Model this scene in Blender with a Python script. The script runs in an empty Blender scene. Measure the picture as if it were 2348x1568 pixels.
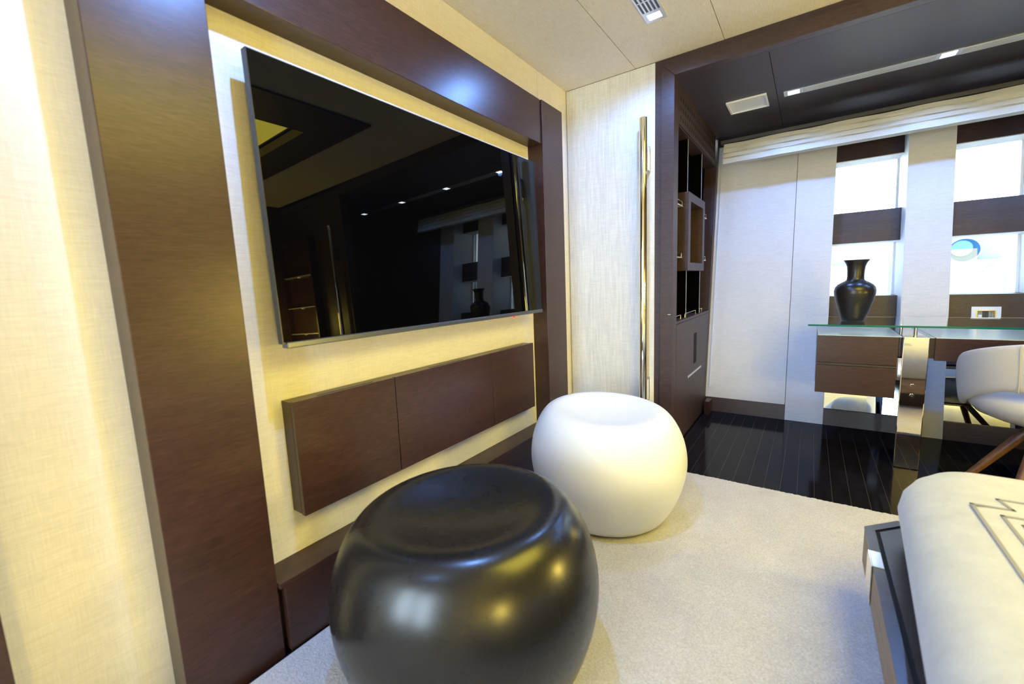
import bpy, bmesh, math, random
from mathutils import Vector, Matrix
random.seed(7)
S = bpy.context.scene
COL = S.collection

# ------------------------------------------------------------------ camera
cam_d = bpy.data.cameras.new('camera')
cam = bpy.data.objects.new('camera', cam_d); COL.objects.link(cam)
cam_d.sensor_width = 36.0; cam_d.sensor_fit = 'HORIZONTAL'
cam_d.lens = 970.94 / 2348 * 36.0
cam_d.clip_start = 0.02
yaw, pit, rol = math.radians(35.189), math.radians(82.398), math.radians(-2.3006)
cam.matrix_world = Matrix.Translation((0, 0, 1.10)) @ Matrix.Rotation(yaw, 4, 'Z') @ Matrix.Rotation(pit, 4, 'X') @ Matrix.Rotation(rol, 4, 'Z')
cam_d.dof.use_dof = True; cam_d.dof.focus_distance = 2.4; cam_d.dof.aperture_fstop = 2.0
S.camera = cam

# ------------------------------------------------------------------ world, exposure, lights
S.view_settings.view_transform = 'Standard'
S.view_settings.look = 'None'
S.view_settings.exposure = 0.12
S.view_settings.gamma = 1.0
S.view_settings.use_curve_mapping = False
w = bpy.data.worlds.new('world'); S.world = w; w.use_nodes = True
w.node_tree.nodes['Background'].inputs[0].default_value = (0.80, 0.92, 1.0, 1)
w.node_tree.nodes['Background'].inputs[1].default_value = 12.0

COOL = (0.18, 0.39, 1.0)
WARM = (1.0, 0.72, 0.20)
def spot(name, loc, power, color, ang=150, blend=0.6, rad=0.02):
    d = bpy.data.lights.new(name, 'SPOT'); d.energy = power; d.color = color
    d.spot_size = math.radians(ang); d.spot_blend = blend; d.shadow_soft_size = rad
    o = bpy.data.objects.new(name, d); COL.objects.link(o); o.location = loc
    return o
def area(name, loc, rot, sx, sy, power, color):
    d = bpy.data.lights.new(name, 'AREA'); d.shape = 'RECTANGLE'; d.size = sx; d.size_y = sy
    d.energy = power; d.color = color
    o = bpy.data.objects.new(name, d); COL.objects.link(o); o.location = loc; o.rotation_euler = rot
    return o
ROOM_SPOTS = [(-0.655, 2.205, 32), (-0.655, 0.69, 84)]
for x, y, p in ROOM_SPOTS:
    spot('downlight_beam', (x, y, 2.325), p, COOL, 168, 0.45)
spot('downlight_beam', (-0.655, -0.82, 2.325), 22, COOL, 168, 0.45)
ALCOVE_SPOTS = [(-0.138 + 0.696 * k, 3.392) for k in range(4)]
for x, y in ALCOVE_SPOTS:
    spot('alcove_beam', (x, y, 2.222), 26, COOL, 150, 0.5)
for x in (-1.0, -0.37):   # fill lamps added inside the two rear windows to boost their daylight
    area('window_fill', (x, -1.635, 1.10), (math.radians(90), 0, 0), 0.38, 1.05, 16, (0.62, 0.80, 1.0))
sd = bpy.data.lights.new('sun', 'SUN'); sd.energy = 2.0; sd.color = (0.82, 0.92, 1.0); sd.angle = math.radians(3)
so_ = bpy.data.objects.new('sun', sd); COL.objects.link(so_); so_.rotation_euler = (math.radians(34), 0, 0)   # from behind the cabin, over the deck, onto the bulwark

# ------------------------------------------------------------------ materials
def newmat(name):
    m = bpy.data.materials.new(name); m.use_nodes = True
    return m, m.node_tree.nodes, m.node_tree.links, m.node_tree.nodes['Principled BSDF']
def setp(b, **k):
    names = dict(rough='Roughness', metal='Metallic', spec='Specular IOR Level', coat='Coat Weight', coatr='Coat Roughness',
                 trans='Transmission Weight', ior='IOR', sheen='Sheen Weight', sss='Subsurface Weight')
    for a, v in k.items(): b.inputs[names[a]].default_value = v
def plain(name, col, **k):
    m, n, l, b = newmat(name); b.inputs['Base Color'].default_value = (*col, 1); setp(b, **k); return m
def coords(n, l, scale, rot=(0, 0, 0)):
    t = n.new('ShaderNodeTexCoord'); mp = n.new('ShaderNodeMapping')
    mp.inputs['Scale'].default_value = scale; mp.inputs['Rotation'].default_value = rot
    l.new(t.outputs['Object'], mp.inputs['Vector']); return mp
def noise(n, l, scale, sc=1.0, det=3.0, rough=0.6, rot=(0, 0, 0)):
    mp = coords(n, l, scale, rot); t = n.new('ShaderNodeTexNoise')
    t.inputs['Scale'].default_value = sc; t.inputs['Detail'].default_value = det; t.inputs['Roughness'].default_value = rough
    l.new(mp.outputs[0], t.inputs['Vector']); return t
def ramp(n, l, fac, stops):
    r = n.new('ShaderNodeValToRGB'); e = r.color_ramp.elements
    while len(e) > 1: e.remove(e[-1])
    e[0].position = stops[0][0]; e[0].color = (*stops[0][1], 1)
    for p, c in stops[1:]:
        q = e.new(p); q.color = (*c, 1)
    l.new(fac, r.inputs[0]); return r
def addbump(n, l, b, h, st, dist):
    u = n.new('ShaderNodeBump'); u.inputs['Strength'].default_value = st; u.inputs['Distance'].default_value = dist
    l.new(h, u.inputs['Height']); l.new(u.outputs[0], b.inputs['Normal'])
def mul(n, l, a, b_):
    x = n.new('ShaderNodeMix'); x.data_type = 'RGBA'; x.blend_type = 'MULTIPLY'; x.inputs[0].default_value = 1
    l.new(a, x.inputs[6]); l.new(b_, x.inputs[7]); return x.outputs[2]

def linen(name, base, amt=0.10, su=(18, 18, 420), sv=(420, 420, 18), rough=0.75, bump=0.15):
    m, n, l, b = newmat(name)
    a = noise(n, l, su, 1.0, 2.0); c = noise(n, l, sv, 1.0, 2.0); g = noise(n, l, (1, 1, 1), 3.0, 2.0)
    lo = tuple(x * (1 - amt) for x in base); hi = tuple(min(1, x * (1 + amt * 0.6)) for x in base)
    r1 = ramp(n, l, a.outputs[0], [(0.3, lo), (0.7, hi)])
    r2 = ramp(n, l, c.outputs[0], [(0.3, (1 - amt,) * 3), (0.7, (1, 1, 1))])
    r3 = ramp(n, l, g.outputs[0], [(0.3, (0.95,) * 3), (0.7, (1, 1, 1))])
    l.new(mul(n, l, mul(n, l, r1.outputs[0], r2.outputs[0]), r3.outputs[0]), b.inputs['Base Color'])
    mx = n.new('ShaderNodeMath'); mx.operation = 'ADD'; l.new(a.outputs[0], mx.inputs[0]); l.new(c.outputs[0], mx.inputs[1])
    addbump(n, l, b, mx.outputs[0], bump, 0.001); setp(b, rough=rough, spec=0.25)
    return m
def wood(name, dark, light, grain, rough=0.31, spec=0.48):
    m, n, l, b = newmat(name)
    a = noise(n, l, grain, 1.0, 4.0, 0.65); g = noise(n, l, tuple(x / 9 for x in grain), 1.0, 3.0)
    r1 = ramp(n, l, a.outputs[0], [(0.30, dark), (0.62, light), (0.8, tuple(x * 1.25 for x in light))])
    r2 = ramp(n, l, g.outputs[0], [(0.3, (0.82,) * 3), (0.7, (1.08,) * 3)])
    l.new(mul(n, l, r1.outputs[0], r2.outputs[0]), b.inputs['Base Color'])
    addbump(n, l, b, a.outputs[0], 0.25, 0.0006); setp(b, rough=rough, spec=spec)
    return m

M = {}
M['linen'] = linen('linen_wallcovering', (0.80, 0.77, 0.70), 0.10)
M['linen_door'] = linen('slubbed_linen', (0.78, 0.77, 0.73), 0.11, (110, 110, 6), (14, 14, 200))
M['linen_hull'] = linen('grey_linen', (0.74, 0.72, 0.72), 0.10)
M['linen_ceiling'] = linen('ceiling_linen', (0.72, 0.68, 0.63), 0.10, (300, 18, 1), (18, 300, 1))
M['reveal'] = plain('white_reveal', (0.90, 0.91, 0.92), rough=0.5)
M['wenge'] = wood('wenge_horizontal', (0.026, 0.0105, 0.0075), (0.054, 0.0235, 0.0165), (26, 26, 280))
M['wenge_side'] = M['wenge']
M['wenge_dark'] = wood('wenge_dark', (0.032, 0.0175, 0.017), (0.060, 0.034, 0.032), (26, 26, 260), 0.45)
M['soffit'] = plain('soffit_leather', (0.060, 0.050, 0.050), rough=0.42, spec=0.45)
m, n, l, b = newmat('soffit_leather_grain'); t = noise(n, l, (260, 260, 260), 1, 3)
r = ramp(n, l, t.outputs[0], [(0.3, (0.032, 0.025, 0.030)), (0.7, (0.056, 0.043, 0.053))]); l.new(r.outputs[0], b.inputs['Base Color'])
addbump(n, l, b, t.outputs[0], 0.2, 0.0005); setp(b, rough=0.42, spec=0.3); M['soffit'] = m
M['black_gap'] = plain('shadow_gap_black', (0.006, 0.005, 0.005), rough=0.9)
M['black_glass'] = plain('black_felt_back', (0.002, 0.002, 0.002), rough=0.9, spec=0.0)
M['chrome'] = plain('polished_chrome', (0.86, 0.85, 0.83), metal=1, rough=0.06)
M['brushed'] = plain('mirror_polished_steel', (0.80, 0.79, 0.78), metal=1, rough=0.035)
M['mirror'] = plain('mirror_silver', (0.80, 0.88, 0.90), metal=1, rough=0.01)
M['alu'] = plain('satin_aluminium', (0.72, 0.74, 0.78), metal=0.6, rough=0.35)
M['white_plastic'] = plain('white_plastic', (0.80, 0.82, 0.84), rough=0.4)
M['grey_plastic'] = plain('grey_plastic', (0.30, 0.29, 0.24), rough=0.5)
M['dark_plastic'] = plain('dark_plastic', (0.05, 0.05, 0.05), rough=0.5)
M['brass'] = plain('pale_brass', (0.62, 0.54, 0.38), metal=1, rough=0.2)
m, n, l, b = newmat('desk_glass'); b.inputs['Base Color'].default_value = (0.93, 0.99, 0.97, 1); setp(b, trans=1, rough=0.0, ior=1.45)
M['glass'] = m
M['glass_edge'] = plain('green_glass_edge', (0.0, 0.16, 0.12), rough=0.1, trans=0.3, ior=1.45)
# thin window pane: mostly clear, reflects a little
m, n, l, b = newmat('window_pane'); out = n['Material Output']
tr = n.new('ShaderNodeBsdfTransparent'); tr.inputs[0].default_value = (0.94, 0.98, 1, 1)
gl = n.new('ShaderNodeBsdfGlossy'); gl.inputs['Roughness'].default_value = 0.01
fr = n.new('ShaderNodeFresnel'); fr.inputs[0].default_value = 1.45
mx = n.new('ShaderNodeMixShader'); l.new(fr.outputs[0], mx.inputs[0]); l.new(tr.outputs[0], mx.inputs[1]); l.new(gl.outputs[0], mx.inputs[2])
l.new(mx.outputs[0], out.inputs[0]); M['pane'] = m
M['screen'] = plain('screen_glass', (0.0012, 0.0012, 0.0014), rough=0.012, spec=0.24)
M['bezel'] = plain('bezel_metal', (0.02, 0.022, 0.022), metal=0.3, rough=0.3)
M['tvbar'] = plain('gunmetal_bar', (0.12, 0.13, 0.145), metal=0.7, rough=0.32)
def emit(name, col, st):
    m, n, l, b = newmat(name); b.inputs['Base Color'].default_value = (*col, 1)
    b.inputs['Emission Color'].default_value = (*col, 1); b.inputs['Emission Strength'].default_value = st; return m
M['lamp'] = emit('led_cool', (0.80, 0.88, 1.0), 40)
M['lamp_warm'] = emit('led_warm', (1.0, 0.62, 0.30), 5)
M['cove'] = emit('luminous_tray', (1.0, 0.84, 0.09), 10.0)
M['lamp_shade'] = emit('glowing_shade', (1.0, 0.76, 0.14), 118.0)  # shades of the added bedside lamps, bright enough to warm the whole cabin
M['red_led'] = emit('red_standby', (1.0, 0.03, 0.03), 1.5)
# floor: near-black glossy boards, pale caulk lines running along the room
m, n, l, b = newmat('ebony_boards')
mp = coords(n, l, (1 / 0.0725, 1, 1)); sx = n.new('ShaderNodeSeparateXYZ'); l.new(mp.outputs[0], sx.inputs[0])
ad = n.new('ShaderNodeMath'); ad.operation = 'ADD'; ad.inputs[1].default_value = 100.0 + 0.585 / 0.0725
l.new(sx.outputs[0], ad.inputs[0])
fr = n.new('ShaderNodeMath'); fr.operation = 'FRACT'; l.new(ad.outputs[0], fr.inputs[0])
r = ramp(n, l, fr.outputs[0], [(0.0, (1, 1, 1)), (0.012, (1, 1, 1)), (0.018, (0, 0, 0)), (0.982, (0, 0, 0)), (0.988, (1, 1, 1))])
t = noise(n, l, (120, 4, 1), 1, 4)
r2 = ramp(n, l, t.outputs[0], [(0.3, (0.004, 0.003, 0.005)), (0.7, (0.009, 0.008, 0.010))])
mm = n.new('ShaderNodeMix'); mm.data_type = 'RGBA'; l.new(r.outputs[0], mm.inputs[0]); l.new(r2.outputs[0], mm.inputs[6]); mm.inputs[7].default_value = (0.045, 0.038, 0.038, 1)
l.new(mm.outputs[2], b.inputs['Base Color']); addbump(n, l, b, t.outputs[0], 0.12, 0.0004); setp(b, rough=0.09, spec=0.07); M['floor'] = m
# rug
m, n, l, b = newmat('cream_wool_pile')
t = noise(n, l, (1, 1, 1), 170, 4, 0.7); t2 = noise(n, l, (1, 1, 1), 7, 3)
r = ramp(n, l, t.outputs[0], [(0.28, (0.41, 0.39, 0.40)), (0.7, (0.68, 0.655, 0.67))])
r2 = ramp(n, l, t2.outputs[0], [(0.3, (0.90,) * 3), (0.7, (1, 1, 1))])
l.new(mul(n, l, r.outputs[0], r2.outputs[0]), b.inputs['Base Color']); addbump(n, l, b, t.outputs[0], 0.9, 0.006); setp(b, rough=0.95, spec=0.1, sheen=0.2); M['rug'] = m
# poufs
m, n, l, b = newmat('white_moulded_shell'); b.inputs['Base Color'].default_value = (0.72, 0.74, 0.78, 1); setp(b, rough=0.38, spec=0.35, sss=0.0); M['pouf_white'] = m
m, n, l, b = newmat('black_leather_shell'); b.inputs['Base Color'].default_value = (0.008, 0.008, 0.009, 1)
t = noise(n, l, (1, 1, 1), 9, 3); rr = ramp(n, l, t.outputs[0], [(0.35, (0.265,) * 3), (0.65, (0.285,) * 3)]); l.new(rr.outputs[0], b.inputs['Roughness'])
setp(b, spec=0.5); M['pouf_black'] = m
M['vase'] = plain('black_glazed_ceramic', (0.016, 0.015, 0.015), rough=0.30, spec=0.5)
M['leather_white'] = plain('pale_leather', (0.48, 0.46, 0.45), rough=0.45, spec=0.4)
M['walnut'] = wood('oiled_walnut', (0.055, 0.022, 0.009), (0.14, 0.062, 0.024), (30, 30, 8), 0.4)
m, n, l, b = newmat('bedspread_cloth')
t = noise(n, l, (1, 1, 1), 14, 5, 0.65); t3 = noise(n, l, (1, 1, 1), 240, 3)
r = ramp(n, l, t.outputs[0], [(0.3, (0.39, 0.39, 0.39)), (0.7, (0.47, 0.47, 0.465))])
r2 = ramp(n, l, t3.outputs[0], [(0.3, (0.90,) * 3), (0.7, (1, 1, 1))])
l.new(mul(n, l, r.outputs[0], r2.outputs[0]), b.inputs['Base Color']); addbump(n, l, b, t.outputs[0], 0.12, 0.02); setp(b, rough=0.8, spec=0.25, sheen=0.2); M['bedspread'] = m
M['embroidery'] = plain('grey_thread', (0.20, 0.20, 0.20), rough=0.7)
M['bed_base'] = wood('bed_base_wenge', (0.020, 0.014, 0.016), (0.040, 0.028, 0.030), (10, 160, 120), 0.28, 0.5)
M['bed_side'] = wood('bed_side_wenge', (0.12, 0.075, 0.055), (0.24, 0.16, 0.12), (10, 10, 150), 0.45)
m, n, l, b = newmat('blind_cloth'); t = noise(n, l, (40, 300, 300), 1, 3)
r = ramp(n, l, t.outputs[0], [(0.3, (0.60, 0.58, 0.50)), (0.7, (0.66, 0.64, 0.56))]); l.new(r.outputs[0], b.inputs['Base Color']); setp(b, rough=0.8, spec=0.2)
M['blind'] = m
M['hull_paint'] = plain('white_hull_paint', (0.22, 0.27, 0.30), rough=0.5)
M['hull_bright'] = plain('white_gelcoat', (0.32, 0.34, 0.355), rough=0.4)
M['hull_blue'] = plain('blue_port_glass', (0.012, 0.06, 0.14), rough=0.1)
M['hull_blue2'] = plain('pale_port_glass', (0.09, 0.18, 0.26), rough=0.1)
M['headboard'] = plain('headboard_leather', (0.30, 0.24, 0.18), rough=0.6)

# ------------------------------------------------------------------ mesh helpers
class MB:
    def __init__(s): s.bm = bmesh.new()
    def box(s, x0, x1, y0, y1, z0, z1, f=None):
        v = [s.bm.verts.new(f(x, y, z) if f else (x, y, z)) for x in (x0, x1) for y in (y0, y1) for z in (z0, z1)]
        for q in ((0, 1, 3, 2), (4, 6, 7, 5), (0, 4, 5, 1), (2, 3, 7, 6), (0, 2, 6, 4), (1, 5, 7, 3)):
            s.bm.faces.new([v[i] for i in q])
        return s
    def tube(s, pts, rad, seg=16, caps=True):
        pts = [Vector(p) for p in pts]; n = len(pts)
        if not hasattr(rad, '__len__'): rad = [rad] * n
        rings = []
        up = None
        for i, p in enumerate(pts):
            d = (pts[min(i + 1, n - 1)] - pts[max(i - 1, 0)]).normalized()
            if up is None: up = Vector((0, 0, 1)) if abs(d.z) < 0.9 else Vector((1, 0, 0))
            a = d.cross(up).normalized(); c = a.cross(d).normalized(); up = c
            rings.append([s.bm.verts.new(p + (a * math.cos(t) + c * math.sin(t)) * rad[i]) for t in [2 * math.pi * k / seg for k in range(seg)]])
        for i in range(n - 1):
            for k in range(seg):
                s.bm.faces.new((rings[i][k], rings[i][(k + 1) % seg], rings[i + 1][(k + 1) % seg], rings[i + 1][k]))
        if caps: s.bm.faces.new(rings[0][::-1]); s.bm.faces.new(rings[-1])
        return s
    def lathe(s, prof, cx, cy, seg=64, mod=None):
        rings = []
        for r, z in prof:
            if r < 1e-6: rings.append([s.bm.verts.new(mod(cx, cy, z) if mod else (cx, cy, z))])
            else:
                ring = []
                for k in range(seg):
                    t = 2 * math.pi * k / seg; p = (cx + r * math.cos(t), cy + r * math.sin(t), z)
                    ring.append(s.bm.verts.new(mod(*p) if mod else p))
                rings.append(ring)
        for a, b_ in zip(rings[:-1], rings[1:]):
            for k in range(seg):
                j = (k + 1) % seg
                if len(a) == 1: s.bm.faces.new((a[0], b_[j], b_[k]))
                elif len(b_) == 1: s.bm.faces.new((a[k], a[j], b_[0]))
                else: s.bm.faces.new((a[k], a[j], b_[j], b_[k]))
        return s
    def prism(s, poly, z0, z1):
        a = [s.bm.verts.new((x, y, z0)) for x, y in poly]; b_ = [s.bm.verts.new((x, y, z1)) for x, y in poly]
        s.bm.faces.new(a[::-1]); s.bm.faces.new(b_)
        for i in range(len(poly)):
            j = (i + 1) % len(poly); s.bm.faces.new((a[i], a[j], b_[j], b_[i]))
        return s
def worldloc(p):
    v = Vector((0, 0, 0))
    while p: v += p.location; p = p.parent
    return v
def obj(name, mb, mat, parent=None, bevel=0.0, smooth=False, sub=0, seg=2, flat_angle=None):
    bm = mb.bm
    bmesh.ops.remove_doubles(bm, verts=bm.verts, dist=1e-6)
    bmesh.ops.recalc_face_normals(bm, faces=bm.faces)
    lo = [min(v.co[i] for v in bm.verts) for i in range(3)]; hi = [max(v.co[i] for v in bm.verts) for i in range(3)]
    org = worldloc(parent) if parent else Vector(((lo[0] + hi[0]) / 2, (lo[1] + hi[1]) / 2, lo[2]))
    for v in bm.verts: v.co -= org
    me = bpy.data.meshes.new(name); bm.to_mesh(me); bm.free()
    me.materials.append(M[mat] if isinstance(mat, str) else mat)
    o = bpy.data.objects.new(name, me); COL.objects.link(o)
    if parent: o.parent = parent
    else: o.location = org
    if smooth:
        for p in me.polygons: p.use_smooth = True
        if smooth == 'angle':
            me.set_sharp_from_angle(angle=math.radians(40))
    if bevel:
        b_ = o.modifiers.new('bevel', 'BEVEL'); b_.width = bevel; b_.segments = seg; b_.limit_method = 'ANGLE'
    if sub:
        q = o.modifiers.new('subsurf', 'SUBSURF'); q.levels = sub; q.render_levels = sub
    return o
def thing(name, label, cat, loc=(0, 0, 0), group=None):
    o = bpy.data.objects.new(name, None); COL.objects.link(o); o.location = loc; o.empty_display_size = 0.1
    o['label'] = label; o['category'] = cat
    if group: o['group'] = group
    return o
def tag(o, label, cat, group=None):
    o['label'] = label; o['category'] = cat
    if group: o['group'] = group
    return o
def struct(o, label=None):
    o['kind'] = 'structure'
    if label: o['label'] = label
    return o
def dup(root):
    r = root.copy(); COL.objects.link(r)
    for ch in [c for c in bpy.data.objects if c.parent == root]:
        c = ch.copy(); COL.objects.link(c); c.parent = r
        for g in [g for g in bpy.data.objects if g.parent == ch]:
            d = g.copy(); COL.objects.link(d); d.parent = c
    return r

WX = -1.372      # screen wall plane
PX = -1.271      # face of the wooden posts
CZ = 2.345       # cream ceiling
SZ = 2.240       # dark soffit over the alcove
DY = 2.671       # door wall plane
RX = 2.55        # right end of the cabin
BY = -1.6        # wall behind the camera
def hull(d): return lambda x, y, z: (x, 3.738 + 0.185 * z + d + y, z)

# ------------------------------------------------------------------ shell
struct(obj('floor', MB().box(-1.6, RX + .2, BY - .1, 5.0, -0.10, 0.0), 'floor'), 'near-black glossy narrow floorboards with pale lines between them')
mb = MB()      # linen wall in two panels with a hairline seam above the right post
mb.box(WX - 0.06, WX, 0.0, 2.308, 0, CZ + .02); mb.box(WX - 0.06, WX, 2.311, DY + .03, 0, CZ + .02); mb.box(WX - 0.08, WX - 0.004, BY, DY + .03, 0, CZ + .02)
mb.box(WX - 0.06, WX, BY, 0.0, 0, CZ + .02)
struct(obj('wall_left', mb, 'linen'), 'cream linen-covered wall behind the television')
mb = MB()
for a, c in ((-1.45, -1.20), (-.80, -.57), (-.17, RX + .1)): mb.box(a, c, BY - .08, BY, .55, 1.65)
mb.box(-1.45, RX + .1, BY - .08, BY, 0, .55); mb.box(-1.45, RX + .1, BY - .08, BY, 1.65, 2.65)
struct(obj('wall_back', mb, 'linen'), 'linen wall behind the camera with two window openings')
for k, (a, c) in enumerate(((-1.20, -.80), (-.57, -.17))):
    struct(obj('window_%d' % (k + 3), MB().box(a, c, BY - .05, BY - .042, .55, 1.65), 'pane'), 'window behind the camera')
struct(obj('wall_right', MB().box(RX, RX + .08, BY, 4.3, 0, 2.65), 'wenge_dark'), 'dark wood wall at the bed head')
struct(obj('wall_far', MB().box(-1.45, -0.70, DY + .035, DY + .075, 0, 2.45), 'black_gap'), 'carcass behind the sliding door')
# cream ceiling: three boards with dark hairlines, and a tray opening above the bed
mb = MB(); t0 = 0.0
mb.box(WX - .03, -0.9065, BY, DY, CZ, CZ + .03); mb.box(-0.9035, -0.4285, BY, DY, CZ, CZ + .03)
mb.box(-0.4255, 0.0, BY, DY, CZ, CZ + .03); mb.box(0.0, RX, 2.06, DY, CZ, CZ + .03)
struct(obj('ceiling', mb, 'linen_ceiling'), 'cream linen ceiling boards')
struct(obj('ceiling', MB().box(-1.45, RX + .1, BY, DY + .1, 2.62, 2.66).box(-1.45, 0.0, BY, DY + .1, CZ + .032, CZ + .05), 'black_gap'), 'deck above the ceiling boards')
mb = MB()      # dark timber border of the tray
mb.box(0.0, 0.385, BY, 2.06, CZ - .012, CZ + .05); mb.box(0.385, RX, 1.78, 2.06, CZ - .012, CZ + .05)
struct(obj('trim_4', mb, 'wenge_dark'), 'dark timber border of the ceiling tray above the bed')
mb = MB(); mb.box(0.36, RX, BY, 1.80, 2.43, 2.45)
struct(obj('ceiling', mb, 'linen_ceiling'), 'raised ceiling inside the warm-lit tray')
cl = tag(obj('light_panel', MB().box(0.42, 1.90, 0.25, 1.755, 2.405, 2.428), 'cove'), 'glowing warm yellow light panel in the ceiling tray above the bed', 'light')
# dark soffit over the alcove: two boards, rear strip
mb = MB()
mb.box(-0.70, -0.2275, DY + .04, 4.060, SZ, SZ + .04); mb.box(-0.2245, RX, DY + .04, 4.060, SZ, SZ + .04)
mb.box(-0.70, RX, 4.063, 4.140, SZ, SZ + .04)
struct(obj('ceiling', mb, 'soffit'), 'dark soffit over the desk alcove')
struct(obj('ceiling', MB().box(-0.72, RX, DY + .04, 4.60, SZ + .041, SZ + .10), 'black_gap'), 'void above the dark soffit')

# timber surround of the television bay
struct(obj('trim_1', MB().box(WX, PX, 0.2885, 0.5310, 0, CZ), 'wenge', bevel=.002), 'wide dark wood post left of the television')
struct(obj('trim_2', MB().box(WX, PX, 2.181, 2.418, 0, 2.120), 'wenge', bevel=.002), 'dark wood post right of the television')
struct(obj('trim_3', MB().box(WX, PX - .008, 0.5312, 2.176, 1.886, 2.120), 'wenge', bevel=.002), 'dark wood beam above the television')
mb = MB(); mb.box(WX, -1.256, 0.5312, 2.180, 0.228, 0.244); mb.box(WX, -1.258, 0.545, 2.180, 0.012, 0.2275); mb.box(WX, -1.30, 0.5312, 2.18, 0.0, 0.19)
struct(obj('baseboard_left', mb, 'wenge', bevel=.0015), 'deep dark wood plinth below the television')
struct(obj('trim_5', MB().box(WX, PX, -0.35, 0.029, 0, CZ), 'wenge', bevel=.002), 'dark wood post at the near left')

# sliding door with chrome bar
dr = obj('door_1', MB().box(WX + .004, -0.790, DY, DY + .03, 0.0, CZ - .002), 'linen_door', bevel=.001); struct(dr, 'linen-covered sliding door with a tall chrome bar handle')
hb = obj('handle_bar', MB().tube([(-0.838, 2.603, 0.20), (-0.838, 2.603, 2.036)], 0.0225, 32), 'chrome', dr, bevel=.002, smooth='angle')
for z0 in (1.735, 0.332):
    mb = MB(); mb.box(-0.8335, -0.8145, DY - .003, DY, z0, z0 + .155)
    obj('handle_plate', mb, 'chrome', dr, bevel=.001)
    mb = MB(); mb.box(-0.843, -0.818, 2.620, DY - .001, z0 + .012, z0 + .143)
    obj('handle_bracket', mb, 'chrome', dr, bevel=.001)

# portal frame between the cabin and the desk alcove
FY = 2.655
mb = MB(); mb.box(-0.7895, -0.745, DY, DY + .05, 0, CZ); mb.box(-0.7449, RX, DY, DY + .05, 2.30, CZ)
struct(obj('trim_6', mb, 'wenge_dark'), 'recessed dark strip around the portal')
mb = MB()
v = [(-0.7495, 0), (-0.6775, 0), (-0.6775, SZ), (-0.7495, 2.309)]
def xzprism(mb, poly, y0, y1):
    a = [mb.bm.verts.new((x, y0, z)) for x, z in poly]; c = [mb.bm.verts.new((x, y1, z)) for x, z in poly]
    mb.bm.faces.new(a); mb.bm.faces.new(c[::-1])
    for i in range(len(poly)):
        j = (i + 1) % len(poly); mb.bm.faces.new((a[i], c[i], c[j], a[j]))
xzprism(mb, v, FY, 2.752)
struct(obj('trim_7', mb, 'wenge_dark', bevel=.0012), 'dark wood jamb of the portal, mitred at the top')
mb = MB(); xzprism(mb, [(-0.7485, 2.309), (-0.6765, SZ + .0005), (RX, SZ + .0005), (RX, 2.309)], FY, DY + .05)
struct(obj('trim_8', mb, 'wenge_dark', bevel=.0012), 'dark wood header of the portal')
struct(obj('wall_far', MB().box(1.44, RX, DY, DY + .10, 0, CZ), 'wenge_dark'), 'dark wood wall closing the right side of the portal')
struct(obj('trim_14', MB().box(1.345, 1.438, FY, 2.752, 0, SZ), 'wenge_dark'), 'dark wood jamb at the right side of the portal')
tag(obj('door_catch', MB().box(-0.703, -0.686, FY - .002, FY, 0.884, 0.888), 'brass'), 'tiny brass catch plate on the face of the portal jamb', 'catch')

# ------------------------------------------------------------------ hull side of the alcove (leans outwards)
mb = MB(); mb.box(-0.80, -0.121, 0.0, 0.06, 0.112, 2.26, hull(0.004))
struct(obj('wall_hull', mb, 'linen_hull'), 'leaning linen panel between the bookcase and the first window bay')
struct(obj('baseboard_hull', MB().box(-0.80, -0.1185, 0, 0.06, 0, 0.1125, hull(0.0)), 'wenge_dark'), 'dark wood skirting under the linen hull panel')
for i, (a, c) in enumerate(((-0.1175, 0.119), (0.517, 0.747), (1.145, 1.375))):
    struct(obj('trim_%d' % (9 + i), MB().box(a, c, 0, 0.42, 0, 2.26, hull(0.0)), 'linen_hull', bevel=.001), 'leaning linen pilaster beside a window bay')
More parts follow.
